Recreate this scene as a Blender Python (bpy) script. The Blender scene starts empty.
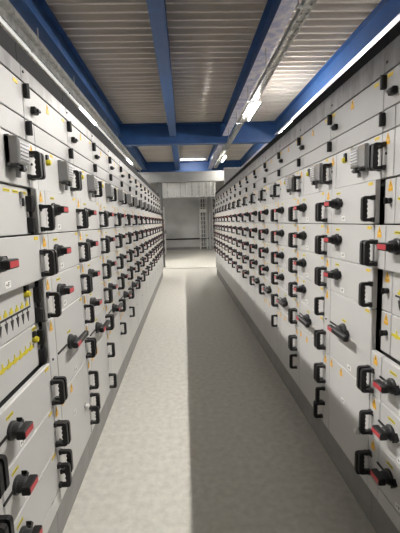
import bpy, bmesh, math, random
from mathutils import Matrix, Vector
random.seed(7)
S = bpy.context.scene
COL = S.collection
PI = math.pi

LS = 1000
# ------------------------------------------------------------------ materials
def mat(name, col, rough=0.5, metal=0.0, var=0.0, vscale=8.0, bump=0.0, bscale=60.0, spec=0.5, stretch=(1, 1, 1), col2=None, detail=5.0, lo=0.35, hi=0.65):
    m = bpy.data.materials.new(name); m.use_nodes = True
    nt = m.node_tree; b = nt.nodes['Principled BSDF']
    b.inputs['Base Color'].default_value = (*col, 1)
    b.inputs['Roughness'].default_value = rough
    b.inputs['Metallic'].default_value = metal
    b.inputs['Specular IOR Level'].default_value = spec
    if var > 0 or bump > 0 or col2:
        tc = nt.nodes.new('ShaderNodeTexCoord'); mp = nt.nodes.new('ShaderNodeMapping')
        mp.inputs['Scale'].default_value = stretch
        nt.links.new(tc.outputs['Object'], mp.inputs['Vector'])
    if var > 0 or col2:
        n = nt.nodes.new('ShaderNodeTexNoise'); n.inputs['Scale'].default_value = vscale; n.inputs['Detail'].default_value = detail
        nt.links.new(mp.outputs['Vector'], n.inputs['Vector'])
        r = nt.nodes.new('ShaderNodeValToRGB')
        c2 = col2 if col2 else tuple(c * (1 - var) for c in col)
        r.color_ramp.elements[0].position = lo; r.color_ramp.elements[1].position = hi
        r.color_ramp.elements[0].color = (*c2, 1)
        r.color_ramp.elements[1].color = (*(col if col2 else tuple(min(1, c * (1 + var * .5)) for c in col)), 1)
        nt.links.new(n.outputs['Fac'], r.inputs['Fac']); nt.links.new(r.outputs['Color'], b.inputs['Base Color'])
    if bump > 0:
        n2 = nt.nodes.new('ShaderNodeTexNoise'); n2.inputs['Scale'].default_value = bscale; n2.inputs['Detail'].default_value = 3
        nt.links.new(mp.outputs['Vector'], n2.inputs['Vector'])
        bp = nt.nodes.new('ShaderNodeBump'); bp.inputs['Strength'].default_value = bump; bp.inputs['Distance'].default_value = .004
        nt.links.new(n2.outputs['Fac'], bp.inputs['Height']); nt.links.new(bp.outputs['Normal'], b.inputs['Normal'])
    return m

def emit(name, col, s):
    m = bpy.data.materials.new(name); m.use_nodes = True
    b = m.node_tree.nodes['Principled BSDF']
    b.inputs['Base Color'].default_value = (.8, .8, .8, 1)
    b.inputs['Emission Color'].default_value = (*col, 1)
    b.inputs['Emission Strength'].default_value = s
    return m

GREY = mat('light_grey_powder_coat', (.57, .564, .554), .42, 0, .03, 3, .12, 180)
GREYU = mat('textured_grey_powder_coat', (.41, .403, .397), .42, 0, .05, 5, .35, 90, spec=.4)
HEADER = mat('galvanised_duct', (.25, .242, .24), .42, .6, .25, 22, .1, 60, stretch=(1, 1, .25))
GASKET = mat('dark_gasket', (.03, .03, .03), .8)
FRAME = mat('grey_frame', (.33, .33, .325), .5)
PLINTH = mat('plinth_grey', (.25, .245, .238), .55, 0, .12, 6)
BLACK = mat('black_plastic', (.009, .009, .010), .45, spec=.4)
DARK = mat('dark_grey_plastic', (.028, .029, .031), .45)
RED = mat('red_plastic', (.50, .045, .055), .4)
DRED = mat('dull_red_paint', (.22, .06, .055), .5)
YEL = mat('yellow_label', (.72, .52, .045), .5)
YELD = mat('amber_label', (.78, .43, .03), .5)
LIME = mat('yellow_marking', (.66, .56, .03), .5)
WHITE = mat('white_label', (.82, .81, .79), .5)
INK = mat('ink', (.02, .02, .02), .6)
CHROME = mat('polished_metal', (.78, .78, .79), .28, .7)
METERG = mat('grey_cover', (.27, .27, .275), .28, .3)
BLUE = mat('blue_steel_paint', (.031, .100, .285), .42, 0, .12, 4)
GALV = mat('galvanised_steel', (.50, .50, .485), .42, .45, .3, 14, 0, 60, detail=8)
DECK = mat('galvanised_deck', (.68, .63, .575), .7, 0, .12, 2.5, stretch=(.25, 3, 1))
FLOOR = mat('concrete_floor', (.60, .585, .535), .55, 0, .14, 22, .3, 55, detail=14, lo=.3, hi=.7)
WALL = mat('grey_wall', (.56, .565, .56), .7, 0, .12, 1.5)
DARKCH = mat('dark_channel', (.016, .016, .017), .8, spec=.2)
SIDE = mat('dark_wall', (.07, .07, .07), .8)
FLANGE = mat('pale_mottled_flange', (.86, .83, .92), .45, 0, .0, 9, col2=(.55, .56, .78), detail=9, lo=.40, hi=.60)
LINT = mat('grey_steel_channel', (.27, .27, .265), .5, 0, .1, 4)
LAMP = emit('lamp_diffuser', (1, .965, .90), LS)
LAMPF = emit('lamp_diffuser_far', (1, .95, .87), LS * 2.0)
LAMPD = emit('lamp_diffuser_deck', (1, .96, .9), LS * .35)
TRUNKGLOW = emit('glow_trunking', (1, .97, .93), .9)  # faint glow stands in for light falling on white trunking
LAMPR = emit('lamp_diffuser_right', (1, .965, .92), LS * .15)
LAMPT = emit('unseen_tube', (1, .95, .89), LS * .35)
LAMPL = emit('lamp_diffuser_left', (1, .965, .92), LS * 1.75)
LAMPM = emit('lamp_diffuser_mid', (1, .965, .90), LS * 2.2)
HOUS = mat('lamp_housing', (.88, .88, .87), .4)
WALLP = mat('brushed_panel', (.30, .30, .295), .5, .1, .12, 8, stretch=(6, 6, .4))
POST = mat('dark_post_paint', (.10, .10, .10), .5)
PALE = mat('pale_panel', (.66, .66, .64), .4, .1, .1, 8, stretch=(6, 6, .4))
CRACK = mat('joint_filler', (.16, .15, .13), .8)

# ------------------------------------------------------------------ mesh helpers
class MB:
    def __init__(s): s.v = []; s.f = []; s.m = []; s.mats = []
    def mi(s, m):
        if m not in s.mats: s.mats.append(m)
        return s.mats.index(m)
    def add(s, vs, fs, m):
        o = len(s.v); s.v += [tuple(v) for v in vs]; k = s.mi(m)
        for f in fs: s.f.append([i + o for i in f]); s.m.append(k)
    def box(s, x0, x1, y0, y1, z0, z1, m, c=0.0):
        if c <= 0:
            vs = [(x, y, z) for z in (z0, z1) for y in (y0, y1) for x in (x0, x1)]
            s.add(vs, [(0, 2, 3, 1), (4, 5, 7, 6), (0, 1, 5, 4), (2, 6, 7, 3), (0, 4, 6, 2), (1, 3, 7, 5)], m)
        else:      # chamfer along every edge
            bm = bmesh.new(); bmesh.ops.create_cube(bm, size=1)
            for v in bm.verts:
                v.co = Vector(((x0 + x1) / 2 + v.co.x * (x1 - x0), (y0 + y1) / 2 + v.co.y * (y1 - y0), (z0 + z1) / 2 + v.co.z * (z1 - z0)))
            bmesh.ops.bevel(bm, geom=bm.edges[:], offset=c, segments=1, affect='EDGES', profile=.5)
            s.addbm(bm, m)
    def addbm(s, bm, m):
        bm.verts.ensure_lookup_table(); bm.verts.index_update()
        s.add([v.co[:] for v in bm.verts], [[v.index for v in f.verts] for f in bm.faces], m); bm.free()
    def prism(s, pts, axis, a0, a1, m, caps=True):   # closed polygon pushed along an axis; pts in the two other axes in order
        n = len(pts)
        def P(p, a):
            if axis == 0: return (a, p[0], p[1])
            if axis == 1: return (p[0], a, p[1])
            return (p[0], p[1], a)
        vs = [P(p, a0) for p in pts] + [P(p, a1) for p in pts]
        fs = [(i, (i + 1) % n, (i + 1) % n + n, i + n) for i in range(n)]
        if caps: fs += [tuple(range(n))[::-1], tuple(range(n, 2 * n))]
        s.add(vs, fs, m)
    def lathe(s, prof, axis, c, m, n=16):          # prof = [(radius, position along axis)]
        vs = []
        for r, a in prof:
            for i in range(n):
                t = 2 * PI * i / n; p, q = r * math.cos(t), r * math.sin(t)
                vs.append({0: (c[0] + a, c[1] + p, c[2] + q), 1: (c[0] + p, c[1] + a, c[2] + q), 2: (c[0] + p, c[1] + q, c[2] + a)}[axis])
        fs = []
        for j in range(len(prof) - 1):
            for i in range(n):
                a, b = j * n + i, j * n + (i + 1) % n
                fs.append((a, b, b + n, a + n))
        fs += [tuple(range(n))[::-1], tuple(range((len(prof) - 1) * n, len(prof) * n))]
        s.add(vs, fs, m)
    def mesh(s, name):
        me = bpy.data.meshes.new(name); me.from_pydata(s.v, [], s.f)
        for m in s.mats: me.materials.append(m)
        me.polygons.foreach_set('material_index', s.m)
        bm = bmesh.new(); bm.from_mesh(me); bmesh.ops.recalc_face_normals(bm, faces=bm.faces[:]); bm.to_mesh(me); bm.free()
        me.update(); return me

def link(name, me, parent=None, loc=(0, 0, 0)):
    o = bpy.data.objects.new(name, me); COL.objects.link(o); o.location = loc
    if parent: o.parent = parent
    return o
def tag(o, label=None, cat=None, group=None, kind=None):
    if label: o['label'] = label
    if cat: o['category'] = cat
    if group: o['group'] = group
    if kind: o['kind'] = kind
    return o
def empty(name, loc, rz=0):
    o = bpy.data.objects.new(name, None); COL.objects.link(o); o.location = loc; o.rotation_euler = (0, 0, rz)
    o.empty_display_size = .1
    return o
_cache = {}
def cached(key, fn):
    if key not in _cache:
        b = MB(); fn(b); _cache[key] = b.mesh(key)
    return _cache[key]

# ------------------------------------------------------------------ hardware (local: x right, -y out of the panel, z up)
def f_handle(b):
    h = .058
    inner = []
    n = 24
    for i in range(n + 1):
        z = .043 - .086 * i / n
        inner.append((-.039 + .0045 * abs(math.sin(4 * PI * i / n)), z))
    prof = [(0, h), (0, h - .016)] + [(-.030, .043)] + inner + [(-.030, -.043)] + [(0, -h + .016), (0, -h), (-.046, -h), (-.055, -h + .004), (-.059, -h + .014), (-.059, h - .014), (-.055, h - .004), (-.046, h)]
    b.prism(prof, 0, -.010, .010, BLACK)
    for s in (1, -1):
        b.box(-.012, .012, -.014, 0, s * (h - .008) - .011, s * (h - .008) + .011, DARK, .002)
def f_switch(b):
    b.lathe([(.034, 0), (.034, -.010), (.029, -.014), (.025, -.034), (.019, -.040)], 1, (0, 0, 0), DARK, 20)
    b.box(-.042, .036, -.066, -.034, -.016, .016, BLACK, .004)
    b.box(-.037, .029, -.0672, -.0662, -.0105, .0105, RED)
    b.prism([(.034, -.006), (.044, -.006), (.046, -.020), (.064, .002), (.046, .024), (.044, .010), (.034, .010)], 1, 0, -.020, BLACK)
def f_wide(b):
    b.lathe([(.040, 0), (.040, -.012), (.034, -.017), (.029, -.036), (.022, -.042)], 1, (0, 0, 0), DARK, 20)
    b.box(-.078, .150, -.066, -.038, -.016, .016, BLACK, .005)
    b.box(-.190, -.030, -.006, 0, -.004, .004, BLACK)
    b.box(-.070, -.012, -.0674, -.0662, -.0105, .0105, RED)
    b.prism([(.040, -.012), (.052, -.012), (.054, -.026), (.074, -.004), (.054, .018), (.052, .006), (.040, .006)], 1, 0, -.022, BLACK)
def f_triangle(b):
    b.prism([(-.017, -.006), (.017, -.006), (0, .026)], 1, -.0012, 0, YELD)
    b.prism([(-.001, .016), (.004, .008), (.001, .008), (.003, -.001), (-.003, .006), (0, .006)], 1, -.0018, -.0012, INK)
    b.box(-.017, .017, -.0012, 0, -.024, -.008, YELD)
def f_yellow(b):
    b.box(-.026, .026, -.0012, 0, -.006, .006, LIME)
    b.box(-.019, .019, -.0016, -.0012, -.0012, .0012, INK)
def f_smally(b):
    b.box(-.020, .020, -.0012, 0, -.007, .007, YEL)
def f_number(b):
    b.box(-.022, .022, -.0012, 0, -.013, .013, WHITE)
    b.box(-.014, -.004, -.0016, -.0012, -.002, .0008, INK); b.box(-.0105, -.0078, -.0016, -.0012, -.0065, .0055, INK)
    b.box(.001, .004, -.0016, -.0012, -.008, .008, INK)
    b.box(.001, .013, -.0016, -.0012, .0055, .008, INK); b.box(.001, .011, -.0016, -.0012, -.0015, .001, INK)
def f_hinge(b):
    b.box(-.011, .011, -.022, 0, -.029, .029, BLACK, .003)
    b.lathe([(.006, -.030), (.006, .030)], 2, (0, -.020, 0), DARK, 8)
def f_latch(b):
    b.box(-.022, .022, -.024, 0, -.015, .015, BLACK, .004)
    b.box(-.012, .020, -.034, -.024, -.006, .006, DARK, .002)
def f_knob(b):
    b.lathe([(.013, 0), (.013, -.016), (.010, -.018)], 1, (0, 0, 0), BLACK, 12)
    b.box(-.005, .005, -.032, -.018, -.014, .014, BLACK, .002)
def f_key(b):     # yellow lock body under a black bow
    b.lathe([(.015, 0), (.015, -.012), (.011, -.022)], 1, (0, 0, -.010), LIME, 12)
    b.box(-.010, .010, -.016, -.002, -.024, -.006, LIME, .003)
    b.prism([(-.012, .002), (.012, .002), (.010, .026), (-.010, .026)], 1, -.010, 0, BLACK)
    b.box(.008, .018, -.012, -.002, -.020, .008, BLACK, .002)
def f_meter(b):   # metal guard over a meter, with a clasp underneath
    b.box(-.045, .045, -.020, 0, -.056, .060, METERG, .003)
    prof = [(-.020, -.048), (-.044, -.048), (-.054, -.038), (-.056, .032), (-.048, .048), (-.020, .054)]
    b.prism(prof, 0, -.036, .042, CHROME)
    b.box(-.045, -.036, -.050, 0, -.050, .054, METERG, .003)
    for z in (-.030, -.016, -.002, .012, .026):
        b.box(-.032, .038, -.0582, -.050, z - .0022, z + .0022, METERG)
    b.box(-.046, .044, -.044, -.012, -.068, -.056, DARK, .003)
    b.box(-.014, .014, -.052, -.034, -.076, -.050, BLACK, .003)
    b.box(-.009, .009, -.032, -.018, -.098, -.070, METERG, .002)
def f_rod(b):
    b.box(-.100, -.030, -.006, 0, -.004, .004, BLACK)
def f_screw(b):
    b.lathe([(.006, 0), (.006, -.003), (.004, -.005)], 1, (0, 0, 0), DARK, 10)
def f_hingebar(b):
    for z in (-.062, .030):
        b.box(-.012, .012, -.028, 0, z - .034, z + .034, BLACK, .003)
    b.lathe([(.006, -.088), (.006, .076)], 2, (.006, -.012, 0), BLACK, 8)
def f_arrows(b):  # black one-line diagram with arrow heads and yellow tags
    b.box(-.40, .0, -.0014, 0, -.004, .004, INK)
    b.box(-.004, .0, -.0014, 0, .004, .10, INK)
    for i in range(8):
        x = -.030 - .048 * i
        b.box(x - .002, x + .002, -.0016, 0, -.016, -.004, INK)
        b.prism([(x - .013, -.016), (x + .013, -.016), (x, -.058)], 1, -.0016, 0, INK)
        b.box(x - .015, x + .013, -.0014, 0, .008, .022, LIME)
        b.box(x - .005, x + .005, -.0014, 0, .022, .034, LIME)
def f_trace(b):   # yellow one-line diagram
    b.box(-.42, .0, -.0014, 0, -.006, .006, LIME)
    for i in range(8):
        x = -.03 - .05 * i
        b.box(x - .013, x + .013, -.0016, 0, -.010, .009, LIME)
        b.box(x - .004, x + .004, -.0014, 0, .009, .026, LIME)
def f_whiteknob(b):
    b.lathe([(.014, 0), (.014, -.018), (.010, -.024)], 1, (0, 0, 0), WHITE, 12)
    b.lathe([(.018, 0), (.018, -.005)], 1, (0, 0, 0), METERG, 12)
def f_keyhole(b):
    b.box(-.008, .008, -.012, 0, -.012, .016, METERG, .002); b.box(-.004, .004, -.016, -.006, -.044, -.010, DARK, .001)

HW = dict(handle=f_handle, rotary_switch=f_switch, wide_rotary_switch=f_wide, warning_label=f_triangle, yellow_label=f_yellow,
          tag_label=f_smally, number_plate=f_number, hinge=f_hinge, latch=f_latch, knob=f_knob, key_lock=f_key, meter_guard=f_meter,
          screw=f_screw, hinge_bar=f_hingebar, arrow_diagram=f_arrows, line_diagram=f_trace, lock_button=f_whiteknob, key_switch=f_keyhole, interlock_rod=f_rod)
PLAB = dict(rotary_switch='black rotary switch handle with a red front', wide_rotary_switch='long black switch lever with a red end', key_lock='yellow and black lock',
            meter_guard='ridged metal guard over a meter', arrow_diagram='black line diagram with arrow heads and yellow tags', line_diagram='yellow line diagram',
            warning_label='amber warning triangle', handle='black pull handle')
def hw(kind, parent, x, y, z):
    o = link(kind, cached(kind, HW[kind]), parent, (x, y, z))
    if kind in PLAB: o['label'] = PLAB[kind]
    return o

def panel(name, parent, x0, x1, y0, y1, z0, z1, m, c=.0025):
    key = '%s_%.4f_%.4f_%.4f_%.4f_%s' % (name, x1 - x0, y1 - y0, z1 - z0, 0, m.name)
    w, d, h = x1 - x0, y1 - y0, z1 - z0
    me = cached(key, lambda b: b.box(0, w, 0, d, 0, h, m, c))
    return link(name, me, parent, (x0, y0, z0))

PITCH = .6; SW = .098; G = .0022
OUT = -.025; BACK = .028; IN = .012
def cable_door(cab, y, z0, z1, tri=True, knob=None, screw=True, dbl=False):
    g2 = G if z1 > 1.4 else .0012
    p = panel('cable_compartment_door', cab, .014 if y > 0 else G, SW - G, y, BACK if y >= 0 else 0, z0 + g2, z1 - g2, GREY, .0025 if z1 > 1.4 else .004)
    if tri: hw('warning_label', p, .044, 0, z1 - z0 - .036)
    if knob: hw('knob', p, .050, 0, (z1 - z0) * .5)
    elif screw: hw('screw', p, .034, 0, (z1 - z0) * .52)
    if dbl: hw('handle', p, .024, 0, dbl)
    return p
def front(cab, name, y, z0, z1):
    g2 = G if z1 > 1.4 else .0012
    return panel(name, cab, SW + G, PITCH - G, y, BACK if y >= 0 else 0, z0 + g2, z1 - g2, GREY, .0025 if z1 > 1.4 else .004)
HX = .590 - SW      # handle position across a front (local)
def drawer(cab, z0, z1, wide=False, dx=0, rod=False):
    p = front(cab, 'drawer_front', OUT, z0, z1); h = z1 - z0
    zc = h * .5 + .010
    sx = (.197 if wide else .092) + dx
    hw('wide_rotary_switch' if wide else 'rotary_switch', p, sx, 0, zc)
    if rod: hw('interlock_rod', p, sx, 0, zc)
    hw('yellow_label', p, sx, 0, zc + .056)
    hw('number_plate', p, sx + .075, 0, .028)
    hw('tag_label', p, .455, 0, h - .018)
    hw('handle', p, HX, 0, .070)
    return p

def cabinet(side, k, kind, label):
    if side == 'left':
        cab = empty('switchgear_cabinet', (-.672, 1.085 + PITCH * k, 0), PI / 2)
    else:
        cab = empty('switchgear_cabinet', (.896, 1.675 + PITCH * k, 0), -PI / 2)
    tag(cab, label, 'electrical cabinet', 'switchgear cabinets in the %s row' % side)
    near, far = kind == 'near', k > 9
    L = side == 'left'
    panel('carcass', cab, .001, PITCH - .001, .030, .62, .207, 2.163, GASKET, 0)
    panel('plinth', cab, .001, PITCH - .001, 0, .60, 0, .205, PLINTH, 0)
    ht, dt = (2.232, 2.325) if L else (2.278, 2.345)
    hd = panel('header_duct', cab, .0015, PITCH - .0015, 0, .60, 2.1685, ht, HEADER, .002)
    panel('top_channel', cab, .001, PITCH - .001, .012, .45, ht + .001, dt, DARKCH, .002)
    hw('screw', hd, .020, 0, .04)
    # upper door
    d = panel('upper_door', cab, G, PITCH - G, 0, BACK, 2.012 + G, 2.165 - G, GREYU)
    hw('hinge', d, .013, 0, .113); hw('latch', d, .090, 0, .053); hw('warning_label', d, .29, 0, .118)
    hw('tag_label', d, .048, 0, .132); hw('tag_label', d, .535, 0, .128)
    s = panel('cable_compartment_door', cab, G, SW - G, 0, BACK, 1.918 + G, 2.012 - G, GREYU)
    hw('hinge', s, .011, 0, .052)
    panel('narrow_door', cab, SW + G, PITCH - G, 0, BACK, 1.918 + G, 2.012 - G, GREYU)
    # meter row
    s = cable_door(cab, 0, 1.716, 1.918, dbl=.095 if k < 3 else False)
    p = front(cab, 'meter_drawer_front', 0, 1.716, 1.918)
    hw('meter_guard', p, .335, 0, .122); hw('key_lock', p, .125, 0, .152); hw('handle', p, HX, 0, .095)
    hw('tag_label', p, .20, 0, .185); hw('tag_label', p, .455, 0, .185)
    H = .070 if k < 8 else False
    R = [1.716, 1.513, 1.312, 1.115, .920, .705, .495, .285]
    def recessed(z0, z1, what):
        p = front(cab, 'recessed_door', IN, z0, z1); h = z1 - z0
        hw('hinge_bar', p, .478, 0, h * .5)
        cable_door(cab, IN, z0, z1, knob=True)
        if what == 'labels':
            for x in (.30, .375, .452): hw('yellow_label', p, x, 0, h - .026)
            hw('key_switch', p, .418, 0, h - .040); hw('yellow_label', p, .045, 0, h * .52)
        elif what == 'arrows':
            hw('arrow_diagram', p, .425, 0, .088); hw('key_lock', p, .385, 0, .160)
        else:
            hw('line_diagram', p, .425, 0, .105); hw('key_lock', p, .430, 0, .142); hw('yellow_label', p, .445, 0, h - .018)
        return p
    if near:
        recessed(R[1], R[0], 'labels')
        drawer(cab, R[2], R[1], rod=True); cable_door(cab, OUT, R[2], R[1], dbl=H)
        recessed(R[3], R[2], 'arrows'); recessed(R[4], R[3], 'trace')
        for i in (4, 5, 6):
            drawer(cab, R[i + 1], R[i], rod=True); cable_door(cab, OUT, R[i + 1], R[i], dbl=H)
        low = R[7]
    elif kind == 'big':
        for i in (0, 1, 2):
            drawer(cab, R[i + 1], R[i]); cable_door(cab, OUT, R[i + 1], R[i], dbl=H)
        drawer(cab, R[5], R[3], wide=True); cable_door(cab, OUT, R[5], R[3], dbl=H)
        low = R[5]
    else:
        for i in (0, 1, 2, 3):
            drawer(cab, R[i + 1], R[i]); cable_door(cab, OUT, R[i + 1], R[i], dbl=H)
        drawer(cab, R[5], R[4], wide=k < 6); cable_door(cab, OUT, R[5], R[4], dbl=H)
        low = R[5]
    # base door
    if near:
        panel('base_door', cab, SW + G, PITCH - G, OUT, 0, .209, low - G, GREY)
        panel('base_strip', cab, G, SW - G, OUT, 0, .209, low - G, GREY)
    else:
        p = panel('base_door', cab, SW + G, PITCH - G, OUT, 0, .209, low - G, GREY)
        s = panel('cable_compartment_door', cab, G, SW - G, OUT, 0, .209, low - G, GREY)
        hw('screw', s, .04, 0, .30)
        if k < 5:
            hw('warning_label', s, .030, 0, .45); hw('warning_label', p, .03, 0, .46); hw('warning_label', p, .17, 0, .46)
        if k in (1, 2, 3): hw('handle', p, HX, 0, .345 if k > 1 else .125)
        if k in (1, 2): hw('handle', s, .024, 0, .345); hw('handle', s, .024, 0, .195); hw('handle', p, HX, 0, .088) if k == 2 else None
        if k == 4: hw('handle', p, HX, 0, .36)
        if k == 1: hw('lock_button', p, .40, 0, .235); hw('number_plate', p, .20, 0, .30)
    return cab

ORD = ['', 'first', 'second', 'third', 'fourth', 'fifth', 'sixth', 'seventh', 'eighth', 'ninth', 'tenth', 'eleventh', 'twelfth', 'thirteenth', 'fourteenth', 'fifteenth', 'sixteenth']
for side in ('left', 'right'):
    for k in range(-1, 16):
        if k == -1: lab = 'grey switchgear cabinet beside the camera, cut off by the %s frame edge' % side
        elif k == 0: lab = ('nearest grey cabinet of the left row, recessed doors with black arrow diagram' if side == 'left'
                            else 'nearest grey cabinet of the right row, recessed narrow doors with black knobs')
        elif k == 1: lab = 'grey cabinet second in the %s row, long red-ended switch above a tall blank door' % side
        elif k == 15: lab = 'last grey switchgear cabinet at the far end of the %s row' % side
        else: lab = 'grey switchgear cabinet, %s from the camera in the %s row' % (ORD[k + 1], side)
        cabinet(side, k, 'near' if k <= 0 else ('big' if k == 1 else 'std'), lab)

# ------------------------------------------------------------------ room shell
X0, X1, Y0, Y1 = -4.6, 5.6, -4.5, 20.9
DZ = 4.33
b = MB(); b.box(X0 - .2, X1 + .2, Y0 - .2, Y1 + .2, -.15, 0, FLOOR); tag(link('floor', b.mesh('floor')), kind='structure')
for n, a in (('wall_left', (X0 - .15, X0, Y0, Y1)), ('wall_right', (X1, X1 + .15, Y0, Y1)), ('wall_back', (X0, X1, Y1, Y1 + .15)), ('wall_front', (X0, X1, Y0 - .15, Y0))):
    b = MB(); b.box(*a, 0, 4.6, WALL if n == 'wall_back' else SIDE); tag(link(n, b.mesh(n)), kind='structure')
b = MB(); prof = []; y = Y0; 
while y < Y1 - .1:      # trapezoidal deck sheet, ribs across the aisle
    prof += [(y, DZ), (y + .042, DZ), (y + .058, DZ + .10), (y + .184, DZ + .10)]; y += .2
prof += [(Y1, DZ)]
b.prism(prof + [(Y1, DZ + .2), (Y0, DZ + .2)], 0, X0, X1, DECK)
tag(link('ceiling', b.mesh('ceiling')), kind='structure')
b = MB(); b.prism([(-1.6, 12.45), (3, 12.15), (3, 12.175), (-1.6, 12.475)], 2, .0005, .003, CRACK); tag(link('trim_1', b.mesh('joint')), kind='structure')
b = MB(); b.box(X0, X1, Y1 - .05, Y1, .55, .63, INK, .004); tag(link('trim_2', b.mesh('rail')), kind='structure')
b = MB(); b.box(X0, X1, Y1 - .03, Y1, 0, .14, LINT); tag(link('baseboard_back', b.mesh('base')), kind='structure')

# ------------------------------------------------------------------ blue steel beams
ZB = 3.95; CY = 10.88
def ibeam_prof(w, z0, z1, t=.016, tw=.012):
    return [(-w, z0), (w, z0), (w, z0 + t), (tw, z0 + t), (tw, z1 - t), (w, z1 - t), (w, z1), (-w, z1), (-w, z1 - t), (-tw, z1 - t), (-tw, z0 + t), (-w, z0 + t)]
def beam(label, axis, c, a0, a1, z0, z1, w, pale=False):
    b = MB()
    b.prism([(p[0] + c, p[1]) for p in ibeam_prof(w, z0, z1)], axis, a0, a1, BLUE)
    o = link('ceiling_beam', b.mesh('ceiling_beam'))
    if pale:
        b = MB(); b.box(c - w, c + w, a0, a1, z0 - .006, z0 - .0005, FLANGE); link('pale_underside', b.mesh('pale_underside'), o)['label'] = 'pale mottled underside of the beam'  # pale mottled strip laid over the blue bottom flange
    return tag(o, label, 'beam', 'blue steel beams under the deck')
names = {-3.22: 'outer left blue beam hidden above the left cabinets', -1.73: 'blue beam over the left cabinets, beside the slotted cable tray', -.24: 'blue beam along the middle of the aisle ceiling, paler underside',
         1.25: 'blue beam right of the aisle centre, beside the narrow tray and lamps', 2.745: 'blue beam over the right cabinets with a pale mottled underside', 4.24: 'outer right blue beam hidden above the right cabinets'}
for x, n in names.items():
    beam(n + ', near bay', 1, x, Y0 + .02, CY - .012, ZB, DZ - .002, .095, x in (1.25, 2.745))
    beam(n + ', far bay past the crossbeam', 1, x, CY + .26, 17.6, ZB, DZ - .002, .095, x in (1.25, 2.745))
b = MB(); b.prism([(CY + .122 + p[0], p[1]) for p in ibeam_prof(.122, 3.76, DZ - .002, .02)], 0, X0 + .01, X1 - .01, BLUE)
tag(link('crossbeam', b.mesh('crossbeam')), 'deep blue crossbeam spanning the whole ceiling above the far aisle', 'beam')
b = MB(); b.prism([(17.75 + p[0], p[1]) for p in ibeam_prof(.122, 3.76, DZ - .002, .02)], 0, X0 + .01, X1 - .01, BLUE)
tag(link('crossbeam', b.mesh('crossbeam')), 'farthest blue crossbeam, just above the grey steel channel', 'beam')

# ------------------------------------------------------------------ trays and lamps
def tray(label, x0, x1, z, y0, y1, slot, nslot, hang):
    t = empty('cable_tray', ((x0 + x1) / 2, 0, z)); tag(t, label, 'cable tray')
    hw_ = (x1 - x0) / 2; b = MB(); th = .003
    # bottom: continuous strips along, with cross webs between the slots
    n = nslot; wv = 2 * hw_ / (2 * n + 1)
    for i in range(n + 1):
        a = -hw_ + 2 * i * wv; b.box(a, a + wv, y0, y1, 0, th, GALV)
    y = y0
    while y < y1:
        for i in range(n):
            a = -hw_ + (2 * i + 1) * wv; b.box(a, a + wv, y, y + slot * .4, 0, th, GALV)
        y += slot
    link('tray_base', b.mesh('tray_base'), t)
    for s in (-1, 1):
        b = MB(); xx = s * hw_
        b.box(min(xx, xx + s * .003), max(xx, xx + s * .003), y0, y1, 0, .06, GALV)
        b.box(min(xx, xx - s * .012), max(xx, xx - s * .012), y0, y1, .057, .060, GALV)
        link('side_rail', b.mesh('side_rail'), t)
    if hang < 0:
        b = MB(); b.box(.036, .039, y0, y1, -.094, -.0005, GALV); b.box(.0395, hw_, y0, y1, -.006, -.0035, GALV); link('side_lip', b.mesh('side_lip'), t)
        b = MB(); b.box(-hw_ - .018, -hw_ - .001, y0, y1, -.012, .016, HOUS, .002); link('edge_rail', b.mesh('edge_rail'), t)['label'] = 'white rail along the tray edge'
    y = y0 + .9
    while y < y1:
        b = MB()
        if hang < 0: b.box(-hw_ - .17, -.03, y - .012, y + .012, -.026, -.001, GALV)
        else: b.box(-hw_ - .06, hw_ - .03, y - .012, y + .012, -.022, -.001, GALV)
        if hang < 0 and any(a - .03 < y < a + 1.28 for a in (1.5, 7.0, 12.5)): y += .9
        bx = (hw_ - .06) if hang < 0 else (-hw_ - .045)
        b.box(bx - .006, bx + .006, y - .006, y + .006, -.001, ZB - z - .008, GALV)
        link('hanger', b.mesh('hanger'), t); y += 1.5
    return t
tray('slotted galvanised cable tray hung above the left cabinets', -1.845, -1.650, 3.69, Y0 + .1, 15.5, .12, 3, -1)
tray('narrow galvanised cable tray hung beside the right-of-centre beam', 1.272, 1.388, 3.69, Y0 + .1, 15.5, .08, 2, 1)
def lamp(label, x, y0, y1, ztop, group, axis=1, m=LAMP, w=.015):
    z = ztop - .046
    t = empty('lamp_batten', (x, y0, z), 0 if axis == 1 else -PI / 2)
    tag(t, label, 'lamp', group); L = y1 - y0
    b = MB(); hwd = .010 if w < .01 else .022
    b = MB(); b.box(-hwd, hwd, 0, L, .014, .046, HOUS, .003); link('housing', b.mesh('housing'), t)
    hs = .006 if w < .01 else .003
    b = MB(); b.prism([(-w * 1.05, .0135), (-w, .0135 - hs), (-w * .8, .0115 - hs), (w * .8, .0115 - hs), (w, .0135 - hs), (w * 1.05, .0135)], 1, .03, L - .03, m); link('diffuser', b.mesh('diffuser'), t)
    for a in (0, L - .029):
        b = MB(); b.box(-.020, .020, a, a + .029, -.004, .0138, HOUS, .003); link('end_cap', b.mesh('end_cap'), t)
pos = ['lamp nearest the camera', 'lamp in the near bay', 'lamp past the blue crossbeam']
for (x, z, y3, row) in ((-1.815, 3.689, 7.0, 'left tray'), (1.425, 3.682, 6.85, 'middle tray')):
    for i in range(3):
        y = y3 + 5.5 * (i - 1)
        lamp('white %s fixed under the %s' % (pos[i], row), x, y, y + 1.25, z, 'lamps along the %s' % row, m=LAMPF if i == 2 else (LAMPL if x < 0 else LAMPM), w=.015 if x < 0 or i == 2 else .008)
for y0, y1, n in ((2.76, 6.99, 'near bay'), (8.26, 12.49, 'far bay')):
    b = MB(); b.box(-1.822, -1.808, y0, y1, 3.650, 3.6885, TRUNKGLOW, .003)  # trunking between lamps, its bright lit line put in as emission
    tag(link('glow_trunking', b.mesh('glow_trunking')), 'slim white trunking along the left tray, glow in place of light on it, %s' % n, 'lamp')
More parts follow.
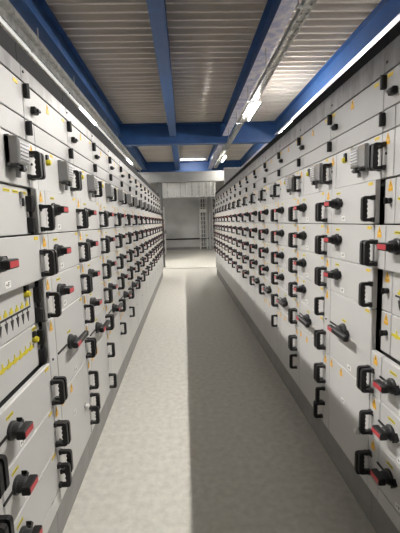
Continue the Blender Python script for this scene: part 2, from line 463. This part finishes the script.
lamp('white lamp at the far end of the beam over the right cabinets', 2.70, 9.2, 10.5, 3.943, 'lamps under the right beam', m=LAMPR)
tray('unseen galvanised cable tray behind the top of the right cabinets', 3.0, 3.16, 3.64, Y0 + .1, 10.6, .12, 3, 1)  # unseen tray, put in to carry the added tubes
for n, y in (('nearest the camera', 2.4), ('mid bay', 5.3), ('near the crossbeam', 8.2)):  # unseen tubes added to brighten the right beam's underside and the deck
    t = empty('unseen_tube_lamp', (3.08, y, 3.745)); tag(t, 'unseen white tube lamp on the tray behind the right cabinets, ' + n, 'lamp', 'unseen tube lamps on the right tray')
    b = MB(); b.lathe([(.0145, .03), (.0145, 1.27)], 1, (0, 0, 0), LAMPT, 10); link('tube', b.mesh('tube'), t)  # glowing body of the added unseen tube lamp
    for a in (0, 1.27):
        b = MB(); b.box(-.018, .018, a, a + .029, -.045, .018, HOUS, .003); link('end_cap', b.mesh('end_cap'), t)

# ------------------------------------------------------------------ far end of the aisle
b = MB(); t = empty('steel_channel', (0, 12.8, 0)); tag(t, 'grey steel channel bridging the aisle beyond the cabinet rows', 'beam')
b.prism([(0, 2.90), (.16, 2.90), (.16, 2.912), (.012, 2.912), (.012, 3.22), (.16, 3.22), (.16, 3.232), (0, 3.232)], 0, -2.3, 1.42, LINT); link('web', b.mesh('web'), t)
b = MB(); b.box(-2.3, 1.42, -.012, 0, 2.90, 2.925, LINT); b.box(-2.3, 1.42, -.012, 0, 3.207, 3.232, LINT); link('lip', b.mesh('lip'), t)
b = MB(); t = empty('post', (-.80, 12.88, 0)); tag(t, 'dark grey steel post at the end of the left row', 'post')
b.prism([(p[0], p[1]) for p in [(-.08, -.075), (.08, -.075), (.08, -.063), (.006, -.063), (.006, .063), (.08, .063), (.08, .075), (-.08, .075), (-.08, .063), (-.006, .063), (-.006, -.063), (-.08, -.063)]], 2, .012, 2.888, POST)
link('shaft', b.mesh('shaft'), t); b = MB(); b.box(-.11, .11, -.10, .10, 0, .011, LINT); link('base_plate', b.mesh('base_plate'), t)
# ribbed galvanised panels hanging under the channel
t = empty('ribbed_panel', (0, 13.1, 2.40)); tag(t, 'ribbed pale metal panel under the grey steel channel', 'panel')
b = MB(); b.box(-.80, 1.12, 0, .04, 0, .49, PALE); link('sheet', b.mesh('sheet'), t)
for i, x in enumerate((-.78, -.55, -.30, -.10, .10, .30, .42, .55, .68, .80, .93, 1.06)):
    b = MB(); b.box(x - .022, x + .022, -.03, -.001, .0, .49, GALV if i % 2 else PALE, .004); link('rib', b.mesh('rib'), t)
b = MB(); b.box(-.80, 1.12, -.05, -.031, .0, .05, GALV, .003); link('bottom_rail', b.mesh('bottom_rail'), t)
t = empty('wall_panel', (1.705, 12.1, 2.25)); tag(t, 'pale metal panel above the far end of the right cabinets', 'panel')
b = MB(); b.box(-.37, .38, 0, .03, 0, .985, WALLP); link('sheet', b.mesh('sheet'), t)
b = MB(); b.box(-.39, -.371, -.01, .03, 0, .985, GALV); b.box(-.39, .38, -.01, -.001, .955, .985, GALV); link('edge_trim', b.mesh('edge_trim'), t)
b = MB(); b.box(-.30, -.26, .0, .03, -2.25, -.001, LINT); b.box(.26, .30, .0, .03, -2.25, -.001, LINT); link('leg', b.mesh('leg'), t)
def ladder(label, x, w, y, h, n):
    t = empty('cable_ladder', (x, y, 0)); tag(t, label, 'cable ladder')
    for s in (-1, 1):
        b = MB(); b.box(s * w - .020, s * w + .020, -.03, .03, 0, h, PALE, .003); link('rail', b.mesh('rail'), t)
    for i in range(n):
        z = .2 + (h - .3) * i / (n - 1); b = MB(); b.box(-w + .017, w - .017, -.012, .012, z - .018, z + .018, PALE); link('rung', b.mesh('rung'), t)
    b = MB(); b.box(-w + .017, w - .017, -.05, -.03, 2.02, 2.20, WHITE, .003); link('sign_plate', b.mesh('sign_plate'), t)
    for i in range(2):
        b = MB(); b.lathe([(.022, .05), (.022, h - .02)], 2, (-.08 + .13 * i, .035, 0), INK, 8); link('cable', b.mesh('cable'), t)
ladder('taller cable ladder standing on the back wall left of the grey column', 1.02, .19, 20.1, 2.85, 12)
ladder('cable ladder standing on the back wall right of the grey column', 1.66, .14, 20.1, 2.85, 12)
t = empty('column', (1.36, 20.0, 0)); tag(t, 'slim grey column between the two far cable ladders', 'column')
b = MB(); b.box(-.07, .07, -.06, .06, .012, 3.9, FRAME, .006); link('shaft', b.mesh('shaft'), t)
b = MB(); b.box(-.11, .11, -.10, .10, 0, .011, FRAME); link('base_plate', b.mesh('base_plate'), t)
t = empty('pale_cabinet', (-1.25, 14.6, 0)); tag(t, 'pale cabinet beyond the post at the end of the left row', 'electrical cabinet')
b = MB(); b.box(-.40, .34, 0, 2.8, .10, 2.25, GREY, .006); link('body', b.mesh('body'), t)
b = MB(); b.box(-.38, .32, .02, 2.78, 0, .098, PLINTH); link('plinth', b.mesh('plinth'), t)
for i in range(4):
    b = MB(); b.box(.341, .362, .02 + .695 * i, .70 + .695 * i, .13, 2.22, GREY, .004); d = link('door', b.mesh('door'), t)
    b = MB(); b.box(.363, .385, .60 + .695 * i, .63 + .695 * i, 1.05, 1.20, BLACK, .004); link('door_handle', b.mesh('door_handle'), d)
t = empty('alarm_box', (-.887, 15.1, 1.50)); tag(t, 'small dark red box on the pale cabinet beyond the post', 'box')
b = MB(); b.box(0.0, .06, -.14, .14, -.12, .16, DRED, .01); link('case', b.mesh('case'), t)
b = MB(); b.box(.061, .068, -.09, .09, .0, .11, WHITE, .003); link('cover_plate', b.mesh('cover_plate'), t)
lamp('white lamp lying across the ceiling before the farthest crossbeam', -.10, 16.9, 18.0, DZ - .001, 'tube lamps at the far end', axis=0, m=LAMPD)

# ------------------------------------------------------------------ world, camera, view
w = bpy.data.worlds.new('World'); S.world = w; w.use_nodes = True
w.node_tree.nodes['Background'].inputs['Color'].default_value = (.5, .5, .5, 1)
w.node_tree.nodes['Background'].inputs['Strength'].default_value = .05
f, yaw, pitch, roll, hc = 370.156, .038226, .121225, -.028768, 1.55
cy, sy, cp, sp = math.cos(yaw), math.sin(yaw), math.cos(pitch), math.sin(pitch)
fw = Vector((sy * cp, cy * cp, -sp)); rt = Vector((cy, -sy, 0)); up = rt.cross(fw)
r2 = rt * math.cos(roll) + up * math.sin(roll); u2 = -rt * math.sin(roll) + up * math.cos(roll)
cam = bpy.data.cameras.new('camera'); co = bpy.data.objects.new('camera', cam); COL.objects.link(co)
cam.sensor_fit = 'HORIZONTAL'; cam.sensor_width = 36; cam.lens = f / 400 * 36; cam.clip_start = .02
M = Matrix((r2, u2, -fw)).transposed().to_4x4(); M.translation = (0, 0, hc); co.matrix_world = M
S.camera = co
S.view_settings.view_transform = 'Standard'; S.view_settings.look = 'None'
S.view_settings.gamma = 1; S.view_settings.use_curve_mapping = False
S.view_settings.exposure = -.28
S.cycles.max_bounces = 8; S.cycles.diffuse_bounces = 6
S.cycles.sample_clamp_indirect = 8
